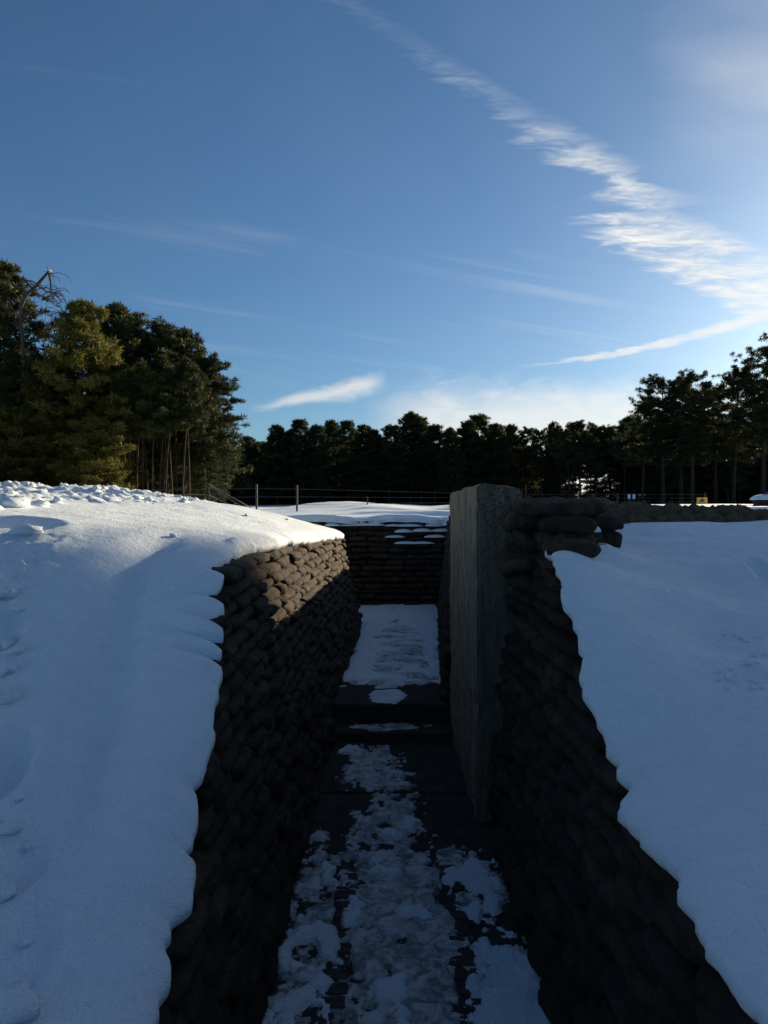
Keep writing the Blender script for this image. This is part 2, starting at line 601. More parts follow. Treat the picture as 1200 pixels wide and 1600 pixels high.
def feats(x, y, L):
    d = 0
    for (fx, fy, rx, ry, dep, rim) in L:
        r2 = ((x - fx) / rx) ** 2 + ((y - fy) / ry) ** 2
        d = d - dep * np.exp(-r2 ** 1.8) + rim * np.exp(-((np.sqrt(r2) - 1.25) / 0.3) ** 2)
    return d


def surfL(s, y):
    """snow surface left of the wall: s metres left of the wall's top edge"""
    s = np.asarray(s, float); y = np.asarray(y, float)
    e = zL(y)
    e2 = sum(zL(y + q) * math.exp(-(q / .55) ** 2) for q in np.arange(-1.2, 1.21, .1)) / sum(math.exp(-(q / .55) ** 2) for q in np.arange(-1.2, 1.21, .1))
    k = np.exp(-s / 0.35)
    e = e * k + e2 * (1 - k)
    A = np.interp(y, [-2, 2.4, 4.3, 6.5, 9.75, 11, 12.5, 16], [.15, .22, .26, .42, .66, .80, .78, .40])
    for (yc, dp) in NOTCH[:4]:
        e = e - .035 * np.exp(-((y - yc + .01) / .028) ** 2) * np.exp(-(s / .2) ** 2)
    z = e + 0.06 * (1 - np.exp(-np.maximum(s, 0) / .06)) + A * (1 - np.exp(-np.maximum(s, 0) / 1.9))
    z = z - 0.10 * np.exp(-((s - .56 - .05 * (y - 4)) / .16) ** 2) * sm(y, 2.5, 3.3) * (1 - sm(y, 5.0, 6.0))
    x = faceL(y, zL(y)) - s
    z = z + (0.022 + .02 * sm(y, 6, 9)) * fbm(x * 0.9, y * 0.9, 3, 21) * sm(s, .1, .6)
    z = z + 0.007 * fbm(x * 6, y * 6, 3, 31) + .014 * fbm(x * 1.6 + y * .5, y * 5.2 - x * .6, 3, 35) * sm(s, .15, .8)
    rough = sm(y, 8.6, 9.8) * sm(s, 1.9, 3.2) * (1 - sm(y, 12.5, 14)) + sm(-x, 1.95, 2.2) * (1 - sm(y, 4.6, 5.2)) * 0.55 \
        + sm(-x, 3.0, 3.5) * sm(y, 4.8, 5.5) * (1 - sm(y, 8.6, 9.8)) * .8
    rn = np.maximum(fbm(x * 3.6, y * 3.6, 5, 41, .68), -0.12) + .5 * np.abs(fbm(x * 9, y * 9, 3, 43, .6))
    z = z + 0.12 * rn * rough
    zt = terrain(x, y)
    w = sm(y, 12.6, 15.4)
    z = z * (1 - w) + zt * w
    return z + feats(x, y, FEAT_L)


def surfR(s, y):
    s = np.asarray(s, float); y = np.asarray(y, float)
    e = zS(y)
    e2 = 2.355 - .29 * (5.7 - np.minimum(y, 5.7))
    k = np.exp(-(s / .55) ** 1.4)
    e = e * k + e2 * (1 - k)
    z = e + 0.065 * (1 - np.exp(-np.maximum(s, 0) / .07))
    x = faceR(y, zR(y)) + s
    z = z + 0.05 * fbm(x * 0.8, y * 0.8, 2, 61) * sm(s, .1, .7)
    z = z + 0.007 * fbm(x * 6, y * 6, 3, 71) + .016 * fbm(x * 1.6 - y * .5, y * 4.6 + x * .6, 3, 75) * sm(s, .15, .8)
    return z + feats(x, y, FEAT_R)


def hit(pxx, pyy, side):
    """where the sight line through a pixel of the photograph meets a bank"""
    d = px(pxx, pyy, 1.0) - Vector((0, 0, H))
    D = np.arange(400, 14000, 4) / 1000
    x = d.x * D; z = H + d.z * D
    sf = surfL(faceL(D, zL(D)) - x, D) if side == 'L' else surfR(x - faceR(D, zR(D)), D)
    k = np.nonzero(z < sf)[0]
    k = k[0] if len(k) else 1900
    return float(x[k]), float(D[k]), float(sf[k])


_l = []
for (a, b, rx, ry, dep, rim) in [(6, 1195, .10, .17, .09, .02), (14, 1370, .10, .18, .06, .015), (4, 985, .10, .12, .07, .02),
                                 (8, 820, .35, .25, .10, .03), (395, 851, .10, .24, -.045, 0), (20, 1490, .13, .22, .05, .01)]:
    x, y, z = hit(a, b, 'L'); _l.append((x, y, rx, ry, dep, rim))
_r = []
for (a, b, rx, ry, dep, rim) in [(1195, 892, .10, .20, .06, .012), (1125, 915, .16, .3, .02, 0), (1060, 970, .3, .3, .02, 0), (1180, 1040, .05, .06, -.02, 0)]:
    x, y, z = hit(a, b, 'R'); _r.append((x, y, rx, ry, dep, rim))
FEAT_L += _l; FEAT_R += _r


def bank(name, side, mat, rows, drop=0.0, smax=11.0, lip=True):
    cols = np.concatenate([np.array([0.004, .012, .024, .04, .06]), np.arange(.085, .6, .028), np.geomspace(.62, smax, 150)])
    y = rows[:, None]
    if side == 'L':
        xe = faceL(y, zL(y)) + extL(y); sg = -1
        z = surfL(cols[None, :] - extL(y) * 0, y)
        zb = zL(y)
    else:
        ex = -(0.035 * fbm(y * 4.2, y * 0 + 1, 5, 12) * 2 + 0.045 * vn(y * 9, y * 0, 18) + .02 * vn(y * 24, y * 0, 19)) - .012 + .42 * sm(y, 4.42, 4.62)
        xe = faceR(y, zR(y)) + ex; sg = 1
        z = surfR(cols[None, :], y)
        zb = zS(y)
    fx = faceL(y, zL(y)) if side == 'L' else faceR(y, zR(y))
    x = fx + (xe - fx) * np.exp(-cols[None, :] / .5) + sg * cols[None, :]
    Y = np.broadcast_to(y, x.shape)
    lx = np.concatenate([xe + sg * .14, xe + sg * .03, xe + sg * .004], 1)
    lz = np.concatenate([zb - .10, zb - .055, zb - .03], 1)
    X = np.concatenate([lx, x], 1); Z = np.concatenate([lz, z - drop], 1)
    Y = np.concatenate([np.broadcast_to(y, lx.shape), Y], 1)
    v = np.stack([X, Y, Z], -1).reshape(-1, 3)
    return link(name, mesh_np(name, v, grid_faces(len(rows), X.shape[1], side == 'R')), mat)


rowsL = np.concatenate([np.arange(-1.5, 2.2, .06), np.arange(2.2, 3.6, .016), np.arange(3.6, 4.5, .008), np.arange(4.5, 7, .03), np.arange(7, 13, .035), np.arange(13, 16.2, .06)])
rowsR = np.concatenate([np.arange(-1.5, 1.4, .06), np.arange(1.4, 4.6, .014), np.arange(4.6, 6.75, .03)])
sbl = bank('snow_bank', 'L', M_SNOW, rowsL); sbl['kind'] = 'structure'
sbr = bank('snow_bank', 'R', M_SNOW, rowsR); sbr['kind'] = 'structure'

# the earth under the snow
for side, rows in (('L', rowsL[::3]), ('R', rowsR[::3])):
    y = rows[:, None]
    s = np.array([-.02, .05, .2, .5, 1.0, 2.0, 4, 8, 10.5])[None, :]
    if side == 'L':
        x = faceL(y, zL(y)) - s - .06
        z = np.minimum(zL(y) - .05, surfL(s + .06, y) - .15 - .3 * (s > .12))
    else:
        x = faceR(y, zR(y)) + s + .06
        z = np.minimum(zS(y) - .05, surfR(s + .06, y) - .2 - .2 * (s > .12))
        x = x + .42 * sm(y, 4.42, 4.62)
    v = np.stack([x, y + 0 * s, z], -1).reshape(-1, 3)
    e = link('earth_bank', mesh_np('earth_bank', v, grid_faces(len(rows), s.shape[1], side == 'R')), M_EARTH)
    e['kind'] = 'structure'

# ground: one sheet to the horizon, dipping under the trench and its banks
gx = np.concatenate([-np.geomspace(12.2, 2500, 46)[::-1], np.arange(-12, 1.6, .24), [1.68, 1.70], np.arange(1.9, 12.01, .24), np.geomspace(12.2, 2500, 46)])
gy = np.concatenate([-np.geomspace(6, 2500, 26)[::-1], np.arange(-5.9, 6.5, .3), [6.55, 6.6], np.arange(6.9, 15.9, .3), [16.08, 16.1], np.arange(16.3, 45, .25), np.geomspace(45.3, 3000, 60)])
GX, GY = np.meshgrid(gx, gy)
GZ = terrain(GX, GY)
GZ[GY > 300] = 2.53
low = ((GX > -11) & (GX < 1.69) & (GY < 16.09) & (GY > -1.6)) | ((np.abs(GX) < 11) & (GY < 6.58) & (GY > -1.6))
GZ[low] = -0.5
g = link('ground', mesh_np('ground', np.stack([GX, GY, GZ], -1).reshape(-1, 3), grid_faces(len(gy), len(gx))), M_FIELD)
g['kind'] = 'structure'

# ------------------------------------------------------------------ trench floor and steps
floor = link('trench_floor', rough_block(-1.0, 1.05, -1.0, 6.26, -.3, 0.0, .09, .004, 2, .012), M_FLOOR, kind='structure')
slab2 = link('trench_floor', rough_block(-1.0, 1.05, 6.28, 7.62, -.3, 0.004, .09, .004, 3, .012), M_FLOOR, kind='structure')
st = link('step', rough_block(-1.0, 1.3, 7.62, 8.02, -.3, .10, .08, .004, 4, .012), M_FLOOR, kind='structure')
farfloor = link('trench_floor', rough_block(-6.5, 4.0, 8.0, 16.6, -.3, .30, .14, .006, 5, .015), M_FLOOR, kind='structure')


def brick_mesh(seed):
    return rough_block(-.07, .07, -.05, .05, -.03, .03, .05, .004, seed, .008)


BR = [brick_mesh(i + 10) for i in range(4)]
for me in BR:
    me.materials.append(M_BRICK)
yb = 3.15
while yb < 4.95:
    for xc in (-.26, .44):
        o = link('brick', random.choice(BR), None, floor)
        o.location = (xc + random.uniform(-.012, .012), yb, -.017 + random.uniform(-.004, .009))
        o.rotation_euler = (random.uniform(-.03, .03), random.uniform(-.03, .03), random.uniform(-.06, .06))
    yb += .112

# ------------------------------------------------------------------ snow and ice on the floor


def blob(x, y, cx, cy, rx, ry):
    return 1 - ((x - cx) / rx) ** 2 - ((y - cy) / ry) ** 2


def cover(name, mat, hf, x0, x1, y0, y1, z0, step, hmax):
    xs = np.arange(x0, x1, step); ys = np.arange(y0, y1, step * 1.15)
    X, Y = np.meshgrid(xs, ys)
    m = hf(X, Y)  # signed coverage, > 0 where covered
    t = hmax * (1 - np.exp(-np.maximum(m, 0) * 3.2)) * (.75 + .7 * fbm(X * 4, Y * 4, 3, 63)) - .012 * np.clip(-m * 6, 0, 1)
    t = t + .006 * fbm(X * 22, Y * 22, 3, 3) * (m > 0)
    idx = grid_faces(len(ys), len(xs))
    keep = (m.ravel()[idx].max(1) > -.12)
    idx = idx[keep]
    used, inv = np.unique(idx, return_inverse=True)
    v = np.stack([X, Y, z0 + t], -1).reshape(-1, 3)[used]
    o = link(name, mesh_np(name, v, inv.reshape(-1, 4)), mat)
    o['kind'] = 'stuff'
    return o


def snow_near(x, y):
    wx = x + .10 * fbm(x * 6, y * 6, 3, 201); wy = y + .14 * fbm(x * 6 + 9, y * 6, 3, 207)
    n = 0.9 * fbm(x * 9, y * 8, 5, 77, .62)
    x, y = wx, wy
    m = blob(x, y, .68, 3.45, .25, .78)
    m = np.maximum(m, np.minimum(blob(x, y, .61, 4.72, .19, .42), -.75 * blob(x, y, .535, 4.6, .085, .17) + .1))
    m = np.minimum(m, -1.2 * blob(x, y, .60, 4.32, .06, .09))
    m = np.maximum(m, np.minimum(blob(x, y, -.42, 4.05, .17, .24), -.9 * blob(x, y, -.40, 3.93, .09, .11)))
    m = np.maximum(m, np.minimum(blob(x, y, -.42, 3.5, .19, .33), -.8 * blob(x, y, -.40, 3.45, .10, .12)) - .1)
    m = np.maximum(m, blob(x, y, -.36, 4.85, .06, .22))
    m = np.maximum(m, blob(x, y, -.20, 4.35, .07, .18) - .1)
    m = np.maximum(m, blob(x, y, .02, 3.68, .13, .16))
    m = np.maximum(m, blob(x, y, .10, 3.45, .09, .12) - .2)
    m = np.maximum(m, blob(x, y, .17, 4.40, .14, .14) - .2)
    m = np.maximum(m, blob(x, y, -.02, 5.0, .14, .18) - .3)
    m = np.maximum(m, blob(x, y, .04, 5.45, .09, .14) - .2)
    m = np.maximum(m, blob(x, y, .19, 5.62, .08, .16) - .2)
    m = np.maximum(m, blob(x, y, -.36, 7.35, .13, .14) - .1)
    return m + n - .12


def ice_near(x, y):
    n = 1.5 * fbm(x * 8, y * 7, 5, 99, .66)
    w = np.where(y < 4.95, .36, np.where(y < 6.26, .30 + .02 * np.sin(y * 9), .28))
    cx = np.where(y < 4.95, .10, np.where(y < 6.26, .04, -.10))
    m = 1.0 - ((x - cx) / w) ** 2
    m = np.where(y > 6.26, np.minimum(m, blob(x, y, -.10, 6.85, .42, .62)), m)
    m = np.where((y > 4.95) & (y < 6.3), m - .55, m)
    m = np.maximum(m, .35 * blob(x, y, .45, 4.75, .34, .4))
    m = np.maximum(m, .35 * blob(x, y, -.42, 4.6, .22, .55))
    m = np.maximum(m, .3 * blob(x, y, -.42, 3.6, .22, .6))
    br = np.minimum(np.abs(x + .26), np.abs(x - .44))
    m = m - .60 * np.exp(-(br / .055) ** 2) * 1.3 * sm(fbm(np.sign(x) * 3 + 2 + 0 * y, y * 2.6, 3, 4), -.18, .12) * (y < 5)
    return m + n - .1


cover('ice_sheet', M_ICE, ice_near, -.62, .86, 3.0, 7.6, .006, .009, .018)
cover('snow_patch', M_SNOW, snow_near, -.62, .95, 3.0, 7.6, .010, .009, .046)


def snow_far(x, y):
    n = .8 * fbm(x * 5, y * 3, 5, 55, .6)
    lft = faceL(y, .3) - .02
    rgt = .62 + .07 * (y - 8)
    mid = np.minimum(np.minimum(x - lft, rgt - x) * 4, .45)
    m = np.minimum(mid + .25 * sm(y, 12, 15), (y - 9.05) * 2.2)
    m = np.maximum(m, blob(x, y, .06, 8.65, .22, .62) - .1)
    # trodden, darker strip down the middle
    rip = sm(fbm(x * 2.2, y * 7, 4, 91, .6), -.12, .22) * np.exp(-((x - .20 - .03 * (y - 9)) / .33) ** 2) * (1 - .8 * sm(y, 11, 15))
    return m + n * .8 + .15 - 2.0 * rip


cover('snow_patch', M_FIELD, snow_far, -1.3, 1.6, 8.02, 15.9, .306, .02, .05)
cover('ice_sheet', M_ICE, lambda x, y: np.minimum(np.minimum(x + .42 - 0 * y, .75 + .06 * (y - 8) - x) * 3, (y - 8.95) * 2) + .5 * fbm(x * 6, y * 5, 4, 8), -.7, 1.3, 8.6, 15.8, .302, .025, .02)
cover('ice_sheet', M_ICE, lambda x, y: blob(x, y, .05, 7.84, .42, .12) * .6 + .7 * fbm(x * 8, y * 8, 4, 18), -.5, .7, 7.66, 7.98, .103, .011, .012)

# ------------------------------------------------------------------ sandbag walls
CH = 0.102


def bag_mesh(seed, L=.45, Dp=.30, Hh=.120, nu=20, nv=13):
    off = Vector((seed * 5.3, seed * 2.1, seed * 7.7))
    vs = []
    for j in range(nv + 1):
        ph = -math.pi / 2 + math.pi * j / nv
        for i in range(nu):
            th = 2 * math.pi * i / nu
            f = lambda t, e: math.copysign(abs(t) ** e, t)
            # long axis x; cross-section in y,z
            x = L / 2 * f(math.sin(ph), .62)
            r = f(math.cos(ph), .42)
            yv = Dp / 2 * r * f(math.cos(th), .72)
            z = Hh / 2 * r * f(math.sin(th), .8)
            p = Vector((x, yv, z))
            k = mnoise.fractal(p * 7 + off, 0.7, 2.0, 3)
            k2 = mnoise.noise(p * 22 + off)
            n = Vector((x / (L / 2) * .3, yv / (Dp / 2), z / (Hh / 2)))
            n = n.normalized() if n.length > 1e-4 else n
            sag = -.010 * math.cos(x / (L / 2) * 1.5) if z > 0 else 0
            vs.append(p + n * (k * .022 + k2 * .011 + .006 * mnoise.noise(p * 60 + off)) + Vector((0, 0, sag)))
    f = []
    for j in range(nv):
        for i in range(nu):
            a = j * nu + i; b = j * nu + (i + 1) % nu
            f.append((a, b, b + nu, a + nu))
    me = bpy.data.meshes.new('sandbag')
    me.from_pydata([tuple(v) for v in vs], [], f)
    me.polygons.foreach_set('use_smooth', [True] * len(f))
    me.materials.append(M_BAG)
    me.update()
    return me


BAGS = [bag_mesh(i) for i in range(12)]
BAG_NP = []
for me in BAGS:
    v = np.zeros(len(me.vertices) * 3); me.vertices.foreach_get('co', v)
    BAG_NP.append((v.reshape(-1, 3), np.array([p.vertices[:] for p in me.polygons])))


def lay_bags(root, spots, limit=300):
    """spots: (size on screen, matrix). The largest become parts, the rest one joined part."""
    spots.sort(key=lambda t: -t[0])
    vs, fs, o = [], [], 0
    for i, (sz, M) in enumerate(spots):
        k = random.randrange(len(BAGS))
        if i < limit:
            b = link('sandbag', BAGS[k], None, root)
            b.matrix_local = M
        else:
            v, f = BAG_NP[k]
            A = np.array(M)
            vs.append(v @ A[:3, :3].T + A[:3, 3]); fs.append(f + o); o += len(v)
    if vs:
        r = link('sandbags', mesh_np('sandbags', np.concatenate(vs), np.concatenate(fs)), M_BAG, root)
        r['kind'] = 'stuff'


def M_at(loc, ang, sc=(1, 1, 1), tilt=0):
    return Matrix.Translation(loc) @ Matrix.Rotation(ang, 4, 'Z') @ Matrix.Rotation(tilt, 4, 'X') @ Matrix.Rotation(random.gauss(0, .03), 4, 'Y') @ Matrix.Diagonal((*sc, 1))


def wall_spots(face, top, y0, y1, side, z0=0, bagL=.40):
    out = []
    k = 0
    while True:
        zc = z0 + CH * (k + .5)
        if zc > 2.8:
            break
        y = y0 - random.random() * bagL
        while y < y1:
            L = bagL * random.uniform(.86, 1.14)
            yc = y + L / 2
            y += L * .97
            if yc > y1 or yc < y0 or zc + .03 > min(float(top(yc - .42 * L)), float(top(yc))):
                continue
            x = float(face(yc, zc)); x2 = float(face(yc + .1, zc))
            ang = math.atan2(.1, x2 - x)
            p = Vector((x + side * (.15 + random.gauss(0, .012)), yc, zc + random.gauss(0, .006)))
            if p.y < .9:
                continue
            X, Y = project(p)
            if X < -350 or X > 1550 or Y > 2000:
                continue
            out.append((1 / p.y, M_at(p, ang + random.gauss(0, .04), (L / .45 * 1.03, random.uniform(.92, 1.08), random.uniform(.95, 1.06)), random.gauss(0, .06))))
        k += 1
    return out


def backing(root, face, top, ys, side, z0=-.1, off=.17):
    zs = np.linspace(0, 1, 10)
    v = []
    for y in ys:
        for t in zs:
            z = z0 + (float(top(y)) - .07 - z0) * t
            v.append((float(face(y, z)) + side * off, y, z))
    link('wall_core', mesh_np('wall_core', v, grid_faces(len(ys), len(zs))), M_EARTH, root)


wl = thing('sandbag_wall', 'long dark sandbag wall on the left of the trench, its top courses touched by sun', 'sandbag wall', (-.6, 2, 0))
base = wl.matrix_world.copy()
o_ = Vector((-.6, 2, 0))


def shift(sp, o):
    return [(s, Matrix.Translation(-o) @ M) for s, M in sp]


sp = wall_spots(faceL, zL, 1.6, 14.6, -1)
for (yc, dp) in NOTCH[:4]:
    for q in (0.0,):
        sx0 = dp * 1.5
        y0 = yc - .012
        xa = float(faceL(y0, zL(y0)))
        Lb = sx0 + .16
        yb_ = y0 + .030
        zo, zi = float(surfL(.04, yb_)) - .066, min(float(surfL(sx0 + q_, yb_ + r_)) for q_ in (-.08, 0, .08, .16) for r_ in (-.05, 0, .05)) - .105
        th = math.atan((zi - zo) / sx0)
        p = Vector((xa + .04 - Lb / 2 * math.cos(th), yb_, zo + Lb / 2 * math.sin(th)))
        m = Matrix.Translation(p) @ Matrix.Rotation(th, 4, 'Y') @ Matrix.Rotation(random.gauss(0, .05), 4, 'Z') @ Matrix.Diagonal((Lb / .45, .40, .9, 1))
        sp.append((9, m))
lay_bags(wl, shift(sp, o_))
backing(wl, lambda y, z: faceL(y, z) + .6, zL, np.arange(-.5, 14.8, .2) , -1)
wl.children[-1].location = (0, -2, 0)

wr = thing('sandbag_wall', 'dark leaning sandbag wall on the right, in front of the concrete pillar', 'sandbag wall', (.8, 2, 0))
o_ = Vector((.8, 2, 0))
sp = wall_spots(faceR, lambda y: zR(y) + .13 * sm(y, 4.1, 4.8), .9, 5.6, 1, 0, .44)
# the rounded return at the top, running away from the trench
for k, xsr in enumerate(((1.08, 1.30), (1.06, 1.36), (1.02, 1.28, 1.44), (1.08, 1.30, 1.48), (1.04, 1.28, 1.46), (1.06, 1.34))):
    zc = 2.02 + CH * k
    for i, xc in enumerate(xsr):
        p = Vector((xc + random.gauss(0, .02), 4.93 + .05 * i + random.gauss(0, .025), zc + random.gauss(0, .010)))
        sp.append((1 / p.y, M_at(p, random.gauss(.12, .10), (random.uniform(.78, .98), random.uniform(1.1, 1.5), random.uniform(1.05, 1.25)), random.gauss(0, .12))))
    for yc in (4.72, 5.12, 5.5):
        p = Vector((1.19 + random.gauss(0, .015), yc + random.gauss(0, .04), zc)); sp.append((1 / p.y, M_at(p, 1.57 + random.gauss(0, .08), (.95, 1.15, 1.1))))
lay_bags(wr, shift(sp, o_))
link('wall_core', rough_block(1.06, 1.60, 4.84, 5.66, 1.9, 2.53, .04, .03, 21, .10), M_BAG, wr).location = -o_
backing(wr, lambda y, z: faceR(y, z) - .8, zR, np.arange(-.5, 5.7, .2), 1)
wr.children[-1].location = (0, -2, 0)

faceB = lambda y, z: .60 + .07 * (y - 8) + .12 * np.asarray(z)
w2 = thing('sandbag_wall', 'dark sandbag wall just past the concrete pillar, only a sliver showing', 'sandbag wall', (.9, 8.2, .3))
o_ = Vector((.9, 8.2, .3))
lay_bags(w2, shift(wall_spots(faceB, lambda y: 2.42, 8.2, 15.7, 1, .3), o_), 120)
backing(w2, lambda y, z: faceB(y, z) - .9, lambda y: 2.42, np.arange(8.1, 15.8, .3), 1)
w2.children[-1].location = (0, -8.2, -.3)

# back wall, bags seen face on
wb = thing('sandbag_wall', 'far sandbag wall across the end of the trench, capped with snow', 'sandbag wall', (0, 15.8, .3))
o_ = Vector((0, 15.8, .3))
yB = lambda x: 15.8 + np.where(np.asarray(x) < -1.6, .35 * (-1.6 - np.asarray(x)), 0)
topB = lambda x: 2.24 + .02 * math.sin(x * 3)
sp = []
CAPS = []
k = 0
while True:
    zc = .3 + .13 * (k + .5)
    if zc > 2.25:
        break
    x = -3.6 + random.random() * .4
    while x < 2.4:
        L = random.uniform(.38, .52)
        xc = x + L / 2; x += L * .98
        if zc > topB(xc) - .03:
            continue
        p = Vector((xc, float(yB(xc)) + .14 + random.gauss(0, .012) + .08 * (zc - .3), zc + random.gauss(0, .008)))
        ang = 0 if xc > -1.6 else -math.atan(.35)
        sp.append(((zc + 3 if xc > -2.2 else zc), M_at(p, ang + random.gauss(0, .03), (L / .45, 1, 1.12), random.gauss(0, .05))))
        if zc > 1.60 and (xc > -.1 + (2.0 - zc) * .8 or zc > 2.0):
            CAPS.append((p, L, ang))
    k += 1
lay_bags(wb, shift(sp, o_))
xs = np.arange(-3.8, 2.8, .2); zs = np.linspace(-.4, 1.88, 8)
v = [(x, float(yB(x)) - 15.8 + .16 + .08 * z, z) for x in xs for z in zs]
link('wall_core', mesh_np('wall_core', v, grid_faces(len(xs), len(zs), True)), M_EARTH, wb)

# snow lying on the ledges of the back wall and its lip
vs, fs, o = [], [], 0


def pillow(cx, cy, cz, L, Dp, Hh, ang, seed, nu=12, nv=6):
    v = []
    for j in range(nv + 1):
        r = math.sin(math.pi / 2 * j / nv) if j < nv else 1.0
        zz = math.cos(math.pi / 2 * j / nv)
        for i in range(nu):
            t = 2 * math.pi * i / nu
            wob = 1 + .22 * float(vn(math.cos(t) * 1.7 + seed, math.sin(t) * 1.7, int(seed)))
            x = L / 2 * r * math.copysign(abs(math.cos(t)) ** .7, math.cos(t)) * wob; y = Dp / 2 * r * math.sin(t) * wob
            v.append((cx + x * math.cos(ang) - y * math.sin(ang), cy + x * math.sin(ang) + y * math.cos(ang), cz + Hh * zz))
    f = [(j * nu + i, j * nu + (i + 1) % nu, (j + 1) * nu + (i + 1) % nu, (j + 1) * nu + i) for j in range(nv) for i in range(nu)]
    return np.array(v), np.array(f)


for i, (p, L, ang) in enumerate(CAPS):
    if random.random() < (.04 if p.z > 1.98 else .3):
        continue
    pv, pf = pillow(p.x + random.gauss(0, .05), p.y - .15, p.z + .038, L * random.uniform(.8, 1.35), .19, random.uniform(.045, .08), ang, i * 1.3)
    vs.append(pv); fs.append(pf + o); o += len(pv)
pc = link('snow_ledges', mesh_np('snow_ledges', np.concatenate(vs), np.concatenate(fs)), M_FIELD)
pc['kind'] = 'stuff'
xs = np.arange(-4.2, 2.6, .03)
tt = np.array([0, .02, .06, .12, .2, .35, .6])
X = xs[:, None] + 0 * tt[None, :]
lip = .05 * fbm(X * 2.2, X * 0, 4, 9) * 2
Y = yB(X) + .06 + lip + tt[None, :]
Z = np.array([topB(x) for x in xs])[:, None] + np.array([-.085, .0, .05, .075, .085, .06, -.03])[None, :] + .035 * fbm(X * 1.7, Y, 4, 19)
cp = link('snow_lip', mesh_np('snow_lip', np.stack([X, Y, Z], -1).reshape(-1, 3), grid_faces(len(xs), len(tt), True)), M_FIELD)
cp['kind'] = 'stuff'

# ------------------------------------------------------------------ concrete pillar
pil = link('concrete_pillar', rough_block(.75, 1.12, 5.70, 8.08, -.2, 2.73, .045, .010, 8, .02), M_CONC)
for v in pil.data.vertices:
    if v.co.z > 2.0:
        v.co.z += (-.06 * sm(v.co.x, .78, 1.3) - .03 * sm(v.co.y, 5.9, 7.8)) * (v.co.z - 2.0) / .73 + .012 * mnoise.noise(v.co * 9) * sm(v.co.z, 2.6, 2.72)
pil['label'] = 'square weathered concrete pillar rising at the trench edge, streaked and spotted with lichen'
pil['category'] = 'pillar'

# ------------------------------------------------------------------ mossy parapet behind the right bank
nx, na = 520, 60
xs = np.linspace(1.12, 8.5, nx)[:, None]
an = np.linspace(-0.55, math.pi + .5, na)[None, :]
rad_y = .48; zc = 2.14
rz = .46 - .115 * sm(xs, 1.7, 3.7)
yc = 6.42 + .06 * np.sin(xs * 1.1)
X = xs + 0 * an
nn = fbm(X * 2.2, an * 1.6 + 0 * X, 5, 33, .6); n2 = fbm(X * 7, an * 5, 3, 35, .6)
R = 1 + .14 * nn + .16 * n2 + .10 * fbm(X * 18, an * 12, 3, 37, .6)
Y = yc - np.cos(an) * rad_y * R * np.minimum(1, .55 + (xs - 1.12) * 1.6)
Z = zc + np.sin(an) * rz * R * np.minimum(1, .75 + (xs - 1.12) * 1.2) ** .5 + .02 * np.sin(xs * 2.3)
par = link('trench_parapet', mesh_np('trench_parapet', np.stack([X, Y, Z], -1).reshape(-1, 3), grid_faces(nx, na, True)), M_PARAPET)
par['label'] = 'rough mossy earth parapet along the back of the right snow bank'
par['category'] = 'parapet'

# snow patch left on the bag corner
pv, pf = pillow(1.36, 4.72, 2.375, .17, .12, .055, .2, 4, 18, 8)
o = link('snow_patch', mesh_np('snow_patch', pv, pf), M_SNOW); o['kind'] = 'stuff'

# ------------------------------------------------------------------ clods of broken snow
vs, fs, o = [], [], 0


def clod(x, y, z, r, seed):
    import bmesh
    bm = bmesh.new()
    bmesh.ops.create_icosphere(bm, subdivisions=2, radius=r)
    off = Vector((seed * 1.3, seed * 2.9, seed * .7))
    sc = Vector((random.uniform(.8, 1.5), random.uniform(.8, 1.4), random.uniform(.5, .8)))
    v = []
    for q in bm.verts:
        k = 1 + .55 * mnoise.noise(q.co / r * 1.1 + off) + .35 * mnoise.noise(q.co / r * 2.6 + off)
        v.append((x + q.co.x * k * sc.x, y + q.co.y * k * sc.y, z + q.co.z * k * sc.z))
    f = [tuple(w.index for w in p.verts) for p in bm.faces]
    bm.free()
    return np.array(v), np.array(f)


def add_clod(x, y, z, r, seed):
    global o
    v, f = clod(x, y, z, r, seed)
    vs.append(v); fs.append(f + o); o += len(v)


for i in range(800):
    x = -random.uniform(2.9, 10); y = random.uniform(9.2, 12.6)
    if random.random() < .25:
        x = -random.uniform(3.2, 6); y = random.uniform(5.2, 9.5)
        if x > -.56 * y + .5:
            continue
    s = float(faceL(y, zL(y))) - x
    add_clod(x, y, float(surfL(s, y)) + .0, random.choice((.014, .02, .024, .03, .04, .05)) * random.uniform(.8, 1.25), i)
for i, (a, b, r) in enumerate([(14, 1010, .05), (6, 1050, .06), (24, 1020, .035), (10, 1090, .05), (20, 1570, .05), (8, 1590, .07), (32, 1585, .04),
                               (5, 1300, .04), (30, 1250, .02), (40, 1330, .02), (44, 833, .07), (18, 790, .09), (62, 790, .07), (90, 783, .06), (270, 838, .03),
                               (385, 806, .03), (448, 812, .03), (35, 1480, .02), (3, 1400, .05), (28, 955, .03), (12, 930, .05)]):
    x, y, z = hit(a, b, 'L')
    add_clod(x, y, z + r * .2, r, i + 400)
for i in range(40):
    a, b = random.uniform(1120, 1200), random.uniform(990, 1080)
    x, y, z = hit(a, b, 'R')
    add_clod(x, y, z - .002, random.uniform(.006, .016), i + 500)
cl_ = link('snow_clods', mesh_np('snow_clods', np.concatenate(vs), np.concatenate(fs)), M_SNOW)
cl_['kind'] = 'stuff'

# ------------------------------------------------------------------ trees


def tris_to_mesh(name, c, d, s, l, w):
    n = len(c)
    v = np.empty((n, 3, 3))
    v[:, 0] = c - s * w[:, None] * .5
    v[:, 1] = c + s * w[:, None] * .5
    v[:, 2] = c + d * l[:, None]
    return v.reshape(-1, 3), np.arange(n * 3).reshape(-1, 3)


def unit(a):
    return a / np.maximum(np.linalg.norm(a, axis=-1, keepdims=True), 1e-6)


